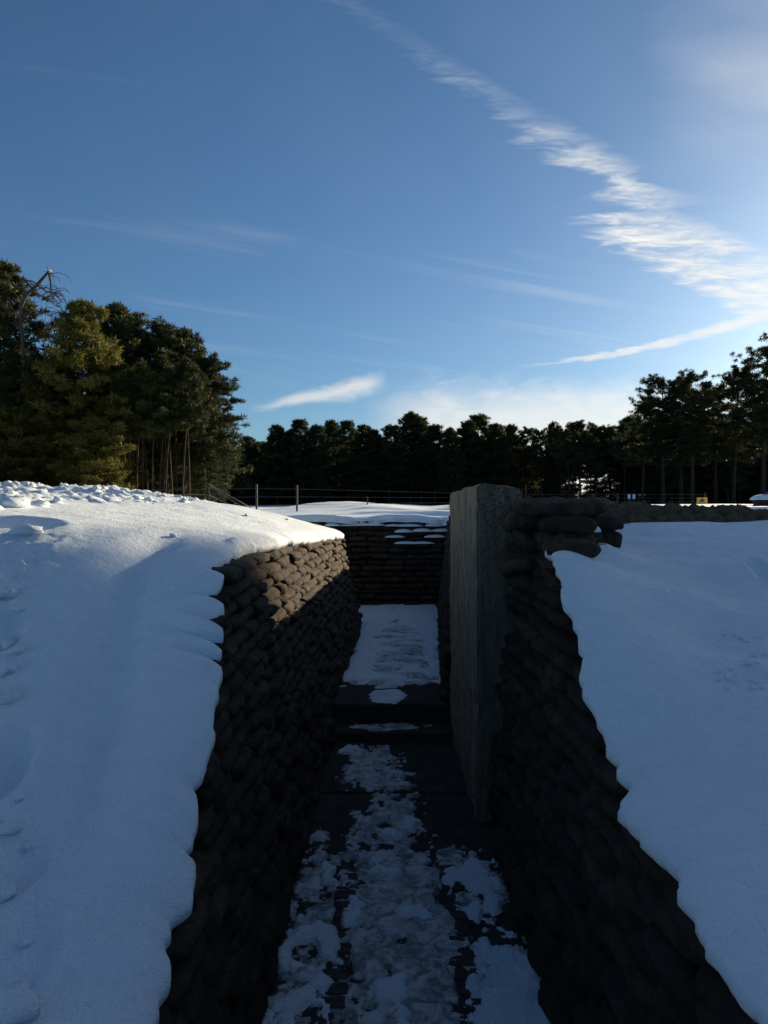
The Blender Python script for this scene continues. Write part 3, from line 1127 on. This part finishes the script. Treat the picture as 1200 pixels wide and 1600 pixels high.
def pine(seed, Ht, start, spread, dens=1.0, top='round', lean=.02, r0=.2, tuft=(.20, .34), nt=62, clump=.43):
    """returns trunk (verts, quads) and needle (verts, tris)"""
    rg = random.Random(seed); rn = np.random.default_rng(seed)
    pts, rads = [], []
    wob = rg.uniform(0, 6); la = rg.uniform(0, 6.28)
    npt = 9
    for i in range(npt):
        t = i / (npt - 1)
        pts.append(Vector((math.cos(la) * lean * Ht * t * t + .12 * math.sin(t * 5 + wob) * t, math.sin(la) * lean * Ht * t + .12 * math.cos(t * 4 + wob) * t, Ht * t * .97 - .4 * (i == 0))))
        rads.append(r0 * (1 - .86 * t) * (1.25 if i == 0 else 1))
    mb = MB().add(tube(pts, rads, 7))

    def at(t):
        f = t * (npt - 1); i = min(int(f), npt - 2)
        return pts[i].lerp(pts[i + 1], f - i)
    centers, radii = [], []
    nl = int(30 * dens * (1 - start) / .55)
    for k in range(nl):
        t = start + (1 - start) * ((k + rg.random()) / nl) * .98
        u = (t - start) / (1 - start)
        if top == 'round':
            prof = (0.55 + .75 * math.sin(math.pi * min(1, u * .8 + .18))) * (1 - .55 * u ** 4)
        elif top == 'flat':
            prof = (.35 + .9 * u ** .7) * (1 - .6 * max(0, u - .85) / .15)
        else:
            prof = max(.08, 1.15 * (1 - u) ** .8)
        L = spread * prof * rg.uniform(.6, 1.1)
        az = k * 2.4 + rg.uniform(-.5, .5)
        el = math.radians(-8 + 48 * u ** 1.5 + rg.uniform(-10, 12)) if top != 'cone' else math.radians(-12 + 30 * u)
        p0 = at(t * .985)
        dirv = Vector((math.cos(az) * math.cos(el), math.sin(az) * math.cos(el), math.sin(el)))
        lp = [p0]
        for j in range(1, 5):
            q = p0 + dirv * (L * j / 4) + Vector((rg.gauss(0, .06), rg.gauss(0, .06), .05 * L * (j / 4) ** 2 + rg.gauss(0, .05)))
            lp.append(q)
        rr = max(.018, r0 * .30 * (1 - .6 * u))
        mb.add(tube(lp, [rr, rr * .8, rr * .6, rr * .42, rr * .2], 4, False))
        for j in range(4 + int(L * 2.0)):
            f = rg.uniform(.38, 1.03)
            ff = min(f * 4, 3.999); i = int(ff)
            c = lp[i].lerp(lp[i + 1], ff - i) + Vector((rg.gauss(0, .22 * L ** .5), rg.gauss(0, .22 * L ** .5), rg.gauss(.06, .12)))
            centers.append(c); radii.append(clump * rg.uniform(.55, 1.1) * (1 - .35 * u))
            if rg.random() < .5:
                mb.add(tube([lp[i], c], [rr * .3, rr * .12], 3, False))
    for j in range(5):
        centers.append(pts[-1] + Vector((rg.gauss(0, .28), rg.gauss(0, .28), rg.uniform(-.9, .25)))); radii.append(clump * rg.uniform(.4, .65))
    C_ = np.repeat(np.array([c[:] for c in centers]), nt, 0); R_ = np.repeat(np.array(radii), nt)
    q = unit(rn.normal(size=(len(C_), 3)))
    rad = rn.random(len(C_)) ** .45
    offs = q * rad[:, None] * R_[:, None] * np.array([1, 1, .55])
    c = C_ + offs
    d = unit(q * .8 + rn.normal(size=q.shape) * .5 + np.array([0, 0, .45]))
    s = unit(np.cross(d, rn.normal(size=q.shape)))
    l = rn.uniform(tuft[0], tuft[1], len(c)) * np.where(rn.random(len(c)) < .15, 1.5, 1.0); w = l * rn.uniform(.18, .32, len(c))
    nv, nf = tris_to_mesh('n', c, d, s, l, w)
    return (mb.v, mb.f), (nv, nf)


VAR = {}


def variant(key, mat, **kw):
    (tv, tf), (nv, nf) = pine(**kw)
    tm = bpy.data.meshes.new('trunk'); tm.from_pydata(tv, [], tf)
    tm.polygons.foreach_set('use_smooth', [True] * len(tm.polygons)); tm.materials.append(M_BARK); tm.update()
    cm = mesh_np('crown', nv, nf, False); cm.materials.append(mat)
    VAR[key] = (tm, cm, kw['Ht'], (tv, tf), (nv, nf))


variant('tall_a', M_PINE, seed=1, Ht=16, start=.26, spread=3.1, dens=2.1)
variant('tall_b', M_PINE, seed=2, Ht=16, start=.30, spread=2.9, dens=2.0, lean=.04)
variant('tall_c', M_PINE, seed=3, Ht=16, start=.32, spread=3.3, dens=2.0)
variant('dense', M_PINE, seed=4, Ht=14, start=.08, spread=3.2, dens=1.6)
variant('pine_lit', M_PINE_LIT, seed=5, Ht=13, start=.10, spread=2.7, dens=1.7)
variant('pine_lit_low', M_PINE_LIT, seed=6, Ht=8, start=.06, spread=2.1, dens=1.3)
variant('airy_a', M_PINE, seed=7, Ht=17, start=.42, spread=3.4, dens=2.0, top='flat', r0=.27)
variant('airy_b', M_PINE, seed=8, Ht=17, start=.40, spread=3.2, dens=2.0, top='round', r0=.25, lean=.05)
variant('airy_c', M_PINE, seed=9, Ht=17, start=.36, spread=3.4, dens=2.0, top='round', r0=.25, lean=.03)
variant('far_a', M_PINE, seed=10, Ht=13, start=.16, spread=2.5, dens=1.9, tuft=(.24, .40), nt=50, clump=.46, r0=.17)
variant('far_b', M_PINE, seed=11, Ht=13, start=.22, spread=2.3, dens=1.9, tuft=(.24, .40), nt=50, clump=.46, r0=.16)
variant('far_c', M_PINE, seed=12, Ht=13, start=.26, spread=2.6, dens=1.7, tuft=(.24, .40), nt=50, clump=.46, lean=.04, r0=.18)
variant('spruce', M_PINE, seed=13, Ht=12, start=.10, spread=1.9, dens=2.0, top='cone', tuft=(.26, .42), nt=45, clump=.46)
variant('pole', M_PINE, seed=14, Ht=14, start=.58, spread=1.7, dens=1.1, r0=.11, lean=.05)
variant('young', M_PINE, seed=15, Ht=6, start=.05, spread=2.0, dens=1.3, tuft=(.26, .42), nt=45, clump=.46)


def tree(kind, pxx, D, top_y, label, group=None, name='pine_tree', rz=None, wide=1.0):
    tm, cm, h0 = VAR[kind][:3]
    X = (pxx - 600) / F * D
    zg = float(terrain(X, D))
    Ht = H + (HOR - top_y) / F * D - zg
    s = Ht / h0
    r = thing(name, label, 'tree', (X, D, zg), random.uniform(0, 6.28) if rz is None else rz, group)
    r.scale = (s * wide, s * wide, s)
    link('trunk', tm, None, r)
    link('crown', cm, None, r)
    return r


# the wood on the left
GL = 'pines in the wood on the left'
T = tree
T('pine_lit', 128, 52, 470, 'yellow-green pine catching the sun, tallest of the yellow-green trees', GL, wide=1.05)
T('pine_lit', 62, 50, 600, 'sun-touched yellow-green pine in front of the broken dead tree', GL)
T('pine_lit_low', 148, 49, 655, 'low sun-touched yellow-green pine bushing out above the snow bank', GL, wide=1.3)
T('pine_lit_low', 18, 49, 640, 'low sun-touched yellow-green pine at the left edge of the wood', GL, wide=1.2)
T('tall_a', 8, 56, 405, 'tallest dark pine at the far left, reaching highest into the sky', GL)
T('tall_b', -45, 56, 420, 'dark pine left of the tallest pine, cut by the photo edge', GL)
T('tall_a', 180, 58, 472, 'dark pine with a pointed top right of the sunlit yellow-green tree', GL)
T('tall_b', 205, 62, 488, 'dark pine behind the pointed one, its top a little lower', GL)
T('tall_c', 255, 60, 503, 'broad dark pine with a high crown, in the middle of the left wood', GL, rz=1.0)
T('tall_a', 288, 62, 512, 'dark pine with a rounded crown, second from the right end of the left wood', GL)
T('tall_b', 318, 60, 550, 'dark pine at the right end of the left wood with boughs reaching out', GL, rz=2.0, wide=1.2)
T('dense', 325, 66, 640, 'lower dense pine closing the right end of the left wood', GL, wide=1.1)
T('dense', 318, 58, 700, 'bushy dark pine behind the handrail', GL, wide=1.1)
T('dense', 235, 64, 590, 'dense dark pine under the broad crown in the middle of the left wood', GL)
T('dense', 75, 58, 560, 'dense dark pine behind the yellow-green pair', GL)
T('dense', 170, 60, 600, 'dense dark pine between the sunlit tree and the bare trunks', GL)
for i, (p_, d_) in enumerate([(12, 52), (22, 51), (50, 51), (57, 54), (75, 56), (92, 53), (105, 51), (118, 55), (192, 52), (200, 55), (206, 53), (213, 52), (222, 54), (232, 57), (238, 52), (248, 55), (258, 53), (264, 56), (270, 53), (276, 58), (284, 54), (296, 55)]):
    T('pole', p_, d_, 560 + random.uniform(-20, 30), 'slender bare-stemmed pine ' + ('at the foot of the left wood, left of the low yellow-green pine' if p_ < 150 else 'at the foot of the left wood, right of the low yellow-green pine'), 'slender trunks at the foot of the left wood', wide=1.0)

# far tree line
GF = 'pines in the far tree line'
tops = [(372, 700), (392, 688), (412, 692), (432, 664), (452, 672), (474, 654), (497, 664), (520, 655), (545, 656), (566, 664), (588, 670), (610, 664), (640, 644), (660, 650), (682, 662), (705, 668), (728, 656), (752, 646), (775, 662), (798, 662), (822, 668), (845, 674),
        (890, 662), (908, 657), (930, 668), (955, 664), (975, 668)]
kinds = ['far_a', 'far_b', 'far_c']
FAR_LABELS = {372: 'small far pine touching the right end of the left wood', 392: 'low far pine just left of the thick fence post', 412: 'low far pine right above the thick fence post',
              432: 'far pine with an open crown, first tall one right of the left wood', 452: 'far pine just left of the slim fence post', 474: 'far pine behind the slim fence post, tall and rounded',
              497: 'far pine under the left part of the small cloud', 520: 'far pine under the middle of the small cloud', 545: 'far pine behind the rounded snow mound, under the cloud',
              566: 'far pine behind the thin stake, under the right tip of the cloud', 588: 'lower far pine right of the thin stake', 610: 'far pine left of the highest crown of the far line',
              660: 'far pine touching the highest crown on its right side', 682: 'far pine halfway between the highest crown and the concrete pillar', 705: 'far pine above the left edge of the concrete pillar',
              728: 'far pine above the pale face of the concrete pillar', 775: 'far pine above the right face of the concrete pillar', 798: 'far pine above the right edge of the concrete pillar',
              822: 'far pine above the sandbag corner beside the pillar', 845: 'far pine just left of the small pointed spruce', 890: 'far pine just right of the small pointed spruce',
              908: 'open-crowned far pine above the end of the sandbag corner', 930: 'open-crowned far pine over the bright gaps between trunks', 955: 'open-crowned far pine left of the tall right group',
              975: 'open-crowned far pine touching the tall right group'}
for i, (p_, ty) in enumerate(tops):
    lab = FAR_LABELS.get(p_, '')
    if p_ == 640:
        lab = 'far pine with the highest crown of the line, left of the pillar'
    if p_ == 752:
        lab = 'far pine peaking right above the concrete pillar'
    T(kinds[i % 3] if p_ < 815 else ['airy_a', 'airy_b', 'airy_c'][i % 3], p_ + random.uniform(-3, 3), 108 + random.uniform(-5, 6), ty, lab, GF, wide=random.uniform(.82, 1.15))
T('spruce', 864, 112, 658, 'small pointed spruce poking up among the far pines', GF, name='spruce_tree')
for i, p_ in enumerate(range(365, 1010, 19)):
    if 835 < p_ < 1000 and i % 3:
        continue
    T(kinds[(i * 2 + 1) % 3], p_ + random.uniform(-6, 6), 122 + random.uniform(-4, 8), 690 + random.uniform(-10, 12),
      'dark pine of the second row in the far wood', 'second row of the far wood', wide=1.15)

# tall airy pines on the right
GR = 'tall pines on the right'
T('airy_b', 1004, 84, 616, 'leaning pine at the left end of the tall right group', GR)
T('airy_a', 1036, 80, 592, 'second tall pine from the left of the right group, broad thick trunk', GR, rz=.4)
T('airy_c', 1064, 82, 598, 'tall pine between the two thick trunks of the right group', GR)
T('airy_a', 1082, 76, 589, 'tall pine with the thickest trunk, just left of the yellow sign', GR, rz=2.2)
T('airy_b', 1118, 84, 602, 'slim tall pine behind the yellow sign', GR)
T('airy_c', 1146, 78, 574, 'tall pine with a bare dark trunk right of the yellow sign', GR, rz=4.0)
T('airy_a', 1192, 74, 545, 'tallest pine of the right group at the photo edge', GR, rz=5.2)
T('airy_b', 1225, 80, 557, 'tall pine cut by the right photo edge', GR)
T('airy_c', 1265, 84, 602, 'tall pine just outside the right photo edge', GR)
for i in range(16):
    T('pole', 872 + i * 8.5 + random.uniform(-3, 3), 100 + random.uniform(-3, 22), 668 + random.uniform(-8, 14), 'slender trunk among the bright gaps right of the concrete pillar', 'slender trunks in the bright gaps of the far wood', wide=1.1)
for i, p_ in enumerate(range(985, 1330, 21)):
    T(kinds[i % 3], p_ + random.uniform(-6, 6), 104 + random.uniform(-4, 8), 660 + random.uniform(-12, 14),
      'lower dark pine filling in behind the tall right group', 'pines behind the right group', wide=1.2)

# taller pines just outside the frame, towards the sun: their shade covers the near trench
for i, (w_, t0, h_, kd) in enumerate([(1.6, 66, 25.5, 'dense'), (6.0, 70, 25, 'dense'), (10.5, 67, 24, 'dense'), (3.8, 74, 26, 'dense'), (0.6, 71, 26, 'tall_a')]):
    X = t0 * math.sin(SUN_AZ) + w_ * math.cos(SUN_AZ); Y = t0 * math.cos(SUN_AZ) - w_ * math.sin(SUN_AZ)
    tm, cm, h0 = VAR[kd][:3]
    r = thing('pine_tree', 'tall dense pine beyond the right edge of the photo, shading the trench', 'tree', (X, Y, float(terrain(X, Y))), i * 1.3, 'tall shading pines on the right')
    r.scale = (h_ / h0 * .93,) * 2 + (h_ / h0,)
    link('trunk', tm, None, r); link('crown', cm, None, r)

# the deep wood behind: one mass
vs, fs, o = [], [], 0
tvs, tfs, to = [], [], 0


def mass(kind, pxx, D, top_y, wide=1.1):
    global o, to
    tm, cm, h0, (tv, tf), (nv, nf) = VAR[kind]
    X = (pxx - 600) / F * D
    zg = float(terrain(X, D))
    s = (H + (HOR - top_y) / F * D - zg) / h0
    a = random.uniform(0, 6.28)
    R = np.array([[math.cos(a), -math.sin(a), 0], [math.sin(a), math.cos(a), 0], [0, 0, 1]]) * np.array([[s * wide], [s * wide], [s]])
    nv = np.asarray(nv)
    vs.append(nv @ R.T + np.array([X, D, zg])); fs.append(np.asarray(nf) + o); o += len(nv)
    tv = np.array(tv); q = np.array([f for f in tf if len(f) == 4])
    tvs.append(tv @ R.T + np.array([X, D, zg])); tfs.append(q + to); to += len(tv)


for p_ in range(340, 830, 18):
    mass('young', p_ + random.uniform(-6, 6), 132 + random.uniform(-4, 4), 722 + random.uniform(-10, 10), 1.6)
for p_ in range(1040, 1330, 18):
    mass('young', p_ + random.uniform(-6, 6), 118 + random.uniform(-4, 4), 715 + random.uniform(-12, 12), 1.6)
for p_ in range(868, 1010, 24):
    mass('young', p_ + random.uniform(-6, 6), 128 + random.uniform(-6, 6), 764 + random.uniform(-6, 6), 1.8)
for p_ in range(350, 1330, 34):
    if 830 < p_ < 1010:
        continue
    mass('far_b', p_ + random.uniform(-8, 8), 142 + random.uniform(-5, 8), 698 + random.uniform(-8, 8), 1.2)
for p_ in range(-60, 340, 34):
    mass('dense', p_ + random.uniform(-8, 8), 74 + random.uniform(-3, 5), 600 + random.uniform(-20, 20), 1.1)
for p_ in range(-60, 350, 26):
    mass('young', p_ + random.uniform(-6, 6), 84 + random.uniform(-3, 5), 700 + random.uniform(-10, 10), 1.5)
wm = link('woodland', mesh_np('woodland', np.concatenate(vs), np.concatenate(fs), False), M_PINE)
wm['kind'] = 'stuff'
wm2 = link('woodland_trunks', mesh_np('woodland_trunks', np.concatenate(tvs), np.concatenate(tfs)), M_BARK)
wm2['kind'] = 'stuff'

# broken dead tree at the far left
D0 = 51.5
P = lambda a, b, d=0: px(a, b, D0 + d)
b0 = P(42, 780)
dead = thing('dead_tree', 'broken dead pine with a snapped top and drooping bare branches', 'tree', b0)
rel = lambda pts: [Vector(p) - b0 for p in pts]
mb = MB().add(tube(rel([P(42, 790), P(40, 700), P(40, 600), P(36, 530), P(34, 480), P(42, 462), P(58, 448), P(72, 432), P(78, 425)]), [.17, .16, .14, .13, .13, .13, .12, .10, .08], 8))
link('trunk', mb.mesh('trunk', True), M_DEAD, dead)
rg = random.Random(5)
for pts, r in [([P(77, 426), P(80, 440), P(81, 455), P(83, 470)], .07), ([P(50, 455), P(62, 462), P(75, 468), P(90, 480)], .06), ([P(36, 500), P(52, 485), P(70, 490), P(95, 500)], .06),
               ([P(35, 520), P(28, 510), P(18, 505)], .05), ([P(38, 560), P(55, 555), P(70, 566)], .05), ([P(60, 447), P(72, 455), P(88, 462), P(98, 472)], .05), ([P(52, 453), P(40, 440), P(30, 436)], .05)]:
    m = MB().add(tube(rel(pts), np.linspace(r, r * .4, len(pts)), 5))
    for k in range(15):
        i = rg.randrange(1, len(pts))
        st_ = Vector(pts[i - 1]).lerp(Vector(pts[i]), rg.random())
        ln = rg.uniform(.6, 1.9)
        dv = Vector((rg.uniform(.1, 1), rg.uniform(-.6, .6), rg.uniform(-.2, .5)))
        ln *= 1.1
        tw = [st_, st_ + dv * ln * .4, st_ + dv * ln * .75 + Vector((0, 0, -.15 * ln)), st_ + dv * ln + Vector((0, 0, -.45 * ln))]
        m.add(tube(rel(tw), [.032, .026, .02, .010], 3, False))
    link('branch', m.mesh('branch', True), M_DEAD, dead)
pv, pf = pillow(0, 0, 0, .5, .3, .16, .4, 2)
cap = link('snow_cap', mesh_np('snow_cap', pv, pf), M_FIELD, dead)
cap.location = P(76, 426) - b0 + Vector((0, 0, .05))

# ------------------------------------------------------------------ fence, handrail, signs
fz = lambda x, y: float(terrain(x, y))
fence = thing('wire_fence', 'thin wire fence on square posts crossing the snowy field before the wood', 'fence', (-4.8, 27, fz(-4.8, 27)))
fo = fence.location.copy()
posts = []
for X_, Y_, tp in [(px(401, 0, 27).x, 27, 757), (px(464, 0, 26).x, 26, 758), (6.0, 33, 770), (12.5, 38, 770), (19, 42, 770)]:
    zg = fz(X_, Y_)
    zt = H + (HOR - tp) / F * Y_
    posts.append((X_, Y_, zg, zt))
    link('post', MB().box(-.034, .034, -.034, .034, zg - .3 - fo.z, zt - fo.z).mesh('post'), M_POST, fence).location = (X_ - fo.x, Y_ - fo.y, 0)
for hh in (.25, .55, .85):
    pts = [Vector((p[0], p[1] - .055, p[2] + hh * (p[3] - p[2]))) - fo for p in posts]
    pts = [Vector((-9.5, 27.5, 2.3 + hh)) - fo] + pts
    link('wire', MB().add(tube(pts, .006, 4)).mesh('wire'), M_WIRE, fence)
link('marker_stake', MB().box(-.025, .025, -.025, .025, -.3, .34).mesh('marker_stake'), M_POST, None).location = (px(574, 0, 29).x, 29, fz(-.6, 29))
bpy.data.objects['marker_stake']['label'] = 'short thin stake standing in the snow mound beyond the trench'
bpy.data.objects['marker_stake']['category'] = 'stake'

hd = 17.0
hr = thing('handrail', 'pale metal stair handrail dipping behind the left snow bank', 'handrail', px(287, 790, hd))
ho = hr.location.copy()
Q = lambda a, b, d=0: px(a, b, hd + d) - ho
for a, t, b in [(287, 759, 800), (327, 760, 810), (367, 785, 830), (390, 797, 840)]:
    link('post', MB().add(tube([Q(a, t), Q(a, b)], .016, 8)).mesh('post', True), M_STEEL, hr)
link('rail', MB().add(tube([Q(287, 773), Q(327, 773)], .011, 8)).mesh('rail', True), M_STEEL, hr)
link('rail', MB().add(tube([Q(327, 761), Q(335, 764), Q(367, 785), Q(395, 800)], .012, 8)).mesh('rail', True), M_STEEL, hr)
link('rail', MB().add(tube([Q(327, 774), Q(358, 788), Q(392, 806)], .011, 8)).mesh('rail', True), M_STEEL, hr)
link('rail', MB().add(tube([Q(327, 757, 1.2), Q(350, 770, 1.2), Q(400, 798, 1.2)], .012, 8)).mesh('rail', True), M_STEEL, hr)

sx_, sy_ = px(1097, 0, 30).x, 30.0
sz_ = fz(sx_, sy_)
sg = thing('warning_sign', 'small yellow warning sign with a black pictogram on the snow', 'sign', (sx_, sy_, sz_))
pz = px(0, 782, 30).z - sz_
link('panel', MB().box(-.22, .22, -.012, .012, pz - .12, pz + .13).mesh('panel'), M_YELLOW, sg)
link('post', MB().box(-.03, .03, .016, .06, -.3, pz + .10).mesh('post'), M_POST, sg)
mb = MB()


def flat(poly, y0=-.022, y1=-.014):
    n = len(poly)
    v = [(a, y0, b + pz) for a, b in poly] + [(a, y1, b + pz) for a, b in poly]
    f = [tuple(range(n)), tuple(range(2 * n - 1, n - 1, -1))] + [(i, i + n, (i + 1) % n + n, (i + 1) % n) for i in range(n)]
    mb.add((v, f))


flat([(-.018, .10), (.018, .10), (.024, .05), (-.024, .05)])
flat([(-.04, .045), (.04, .045), (.075, -.05), (-.075, -.05)])
flat([(-.11, -.01), (-.06, .03), (-.05, .01), (-.10, -.03)])
flat([(.06, .03), (.11, -.01), (.10, -.03), (.05, .01)])
for i, (a, b) in enumerate([(-.16, -.03), (-.02, .05), (.06, .16)]):
    flat([(a, -.075), (b, -.075), (b, -.092), (a, -.092)])
link('pictogram', mb.mesh('pictogram'), M_BLACK, sg)
for a, lab in ((983, 'white notice plate left of its twin, beyond the parapet'), (990.5, 'white notice plate right of its twin, beyond the parapet')):
    q = px(a, 776, 46); zg = fz(q.x, 46)
    s_ = thing('notice_plate', lab, 'sign', (q.x, 46, zg), 0, 'white plates beyond the parapet')
    link('panel', MB().box(-.09, .09, -.01, .01, q.z - zg - .15, q.z - zg + .16).mesh('panel'), M_WHITE, s_)
    link('post', MB().box(-.02, .02, .014, .05, -.3, q.z - zg + .12).mesh('post'), M_POST, s_)

# snow-topped boulder at the right edge
q = px(1196, 782, 20)
zg = fz(q.x, 20)
bo = thing('boulder', 'dark boulder with a thick snow cap at the right photo edge', 'boulder', (q.x, 20, zg))
v, f = clod(0, 0, .12, .33, 77)
link('rock', mesh_np('rock', v, f), M_EARTH, bo)
pv, pf = pillow(0, 0, .22, .85, .6, .16, 0, 6, 20, 8)
link('snow_cap', mesh_np('snow_cap', pv, pf), M_FIELD, bo)
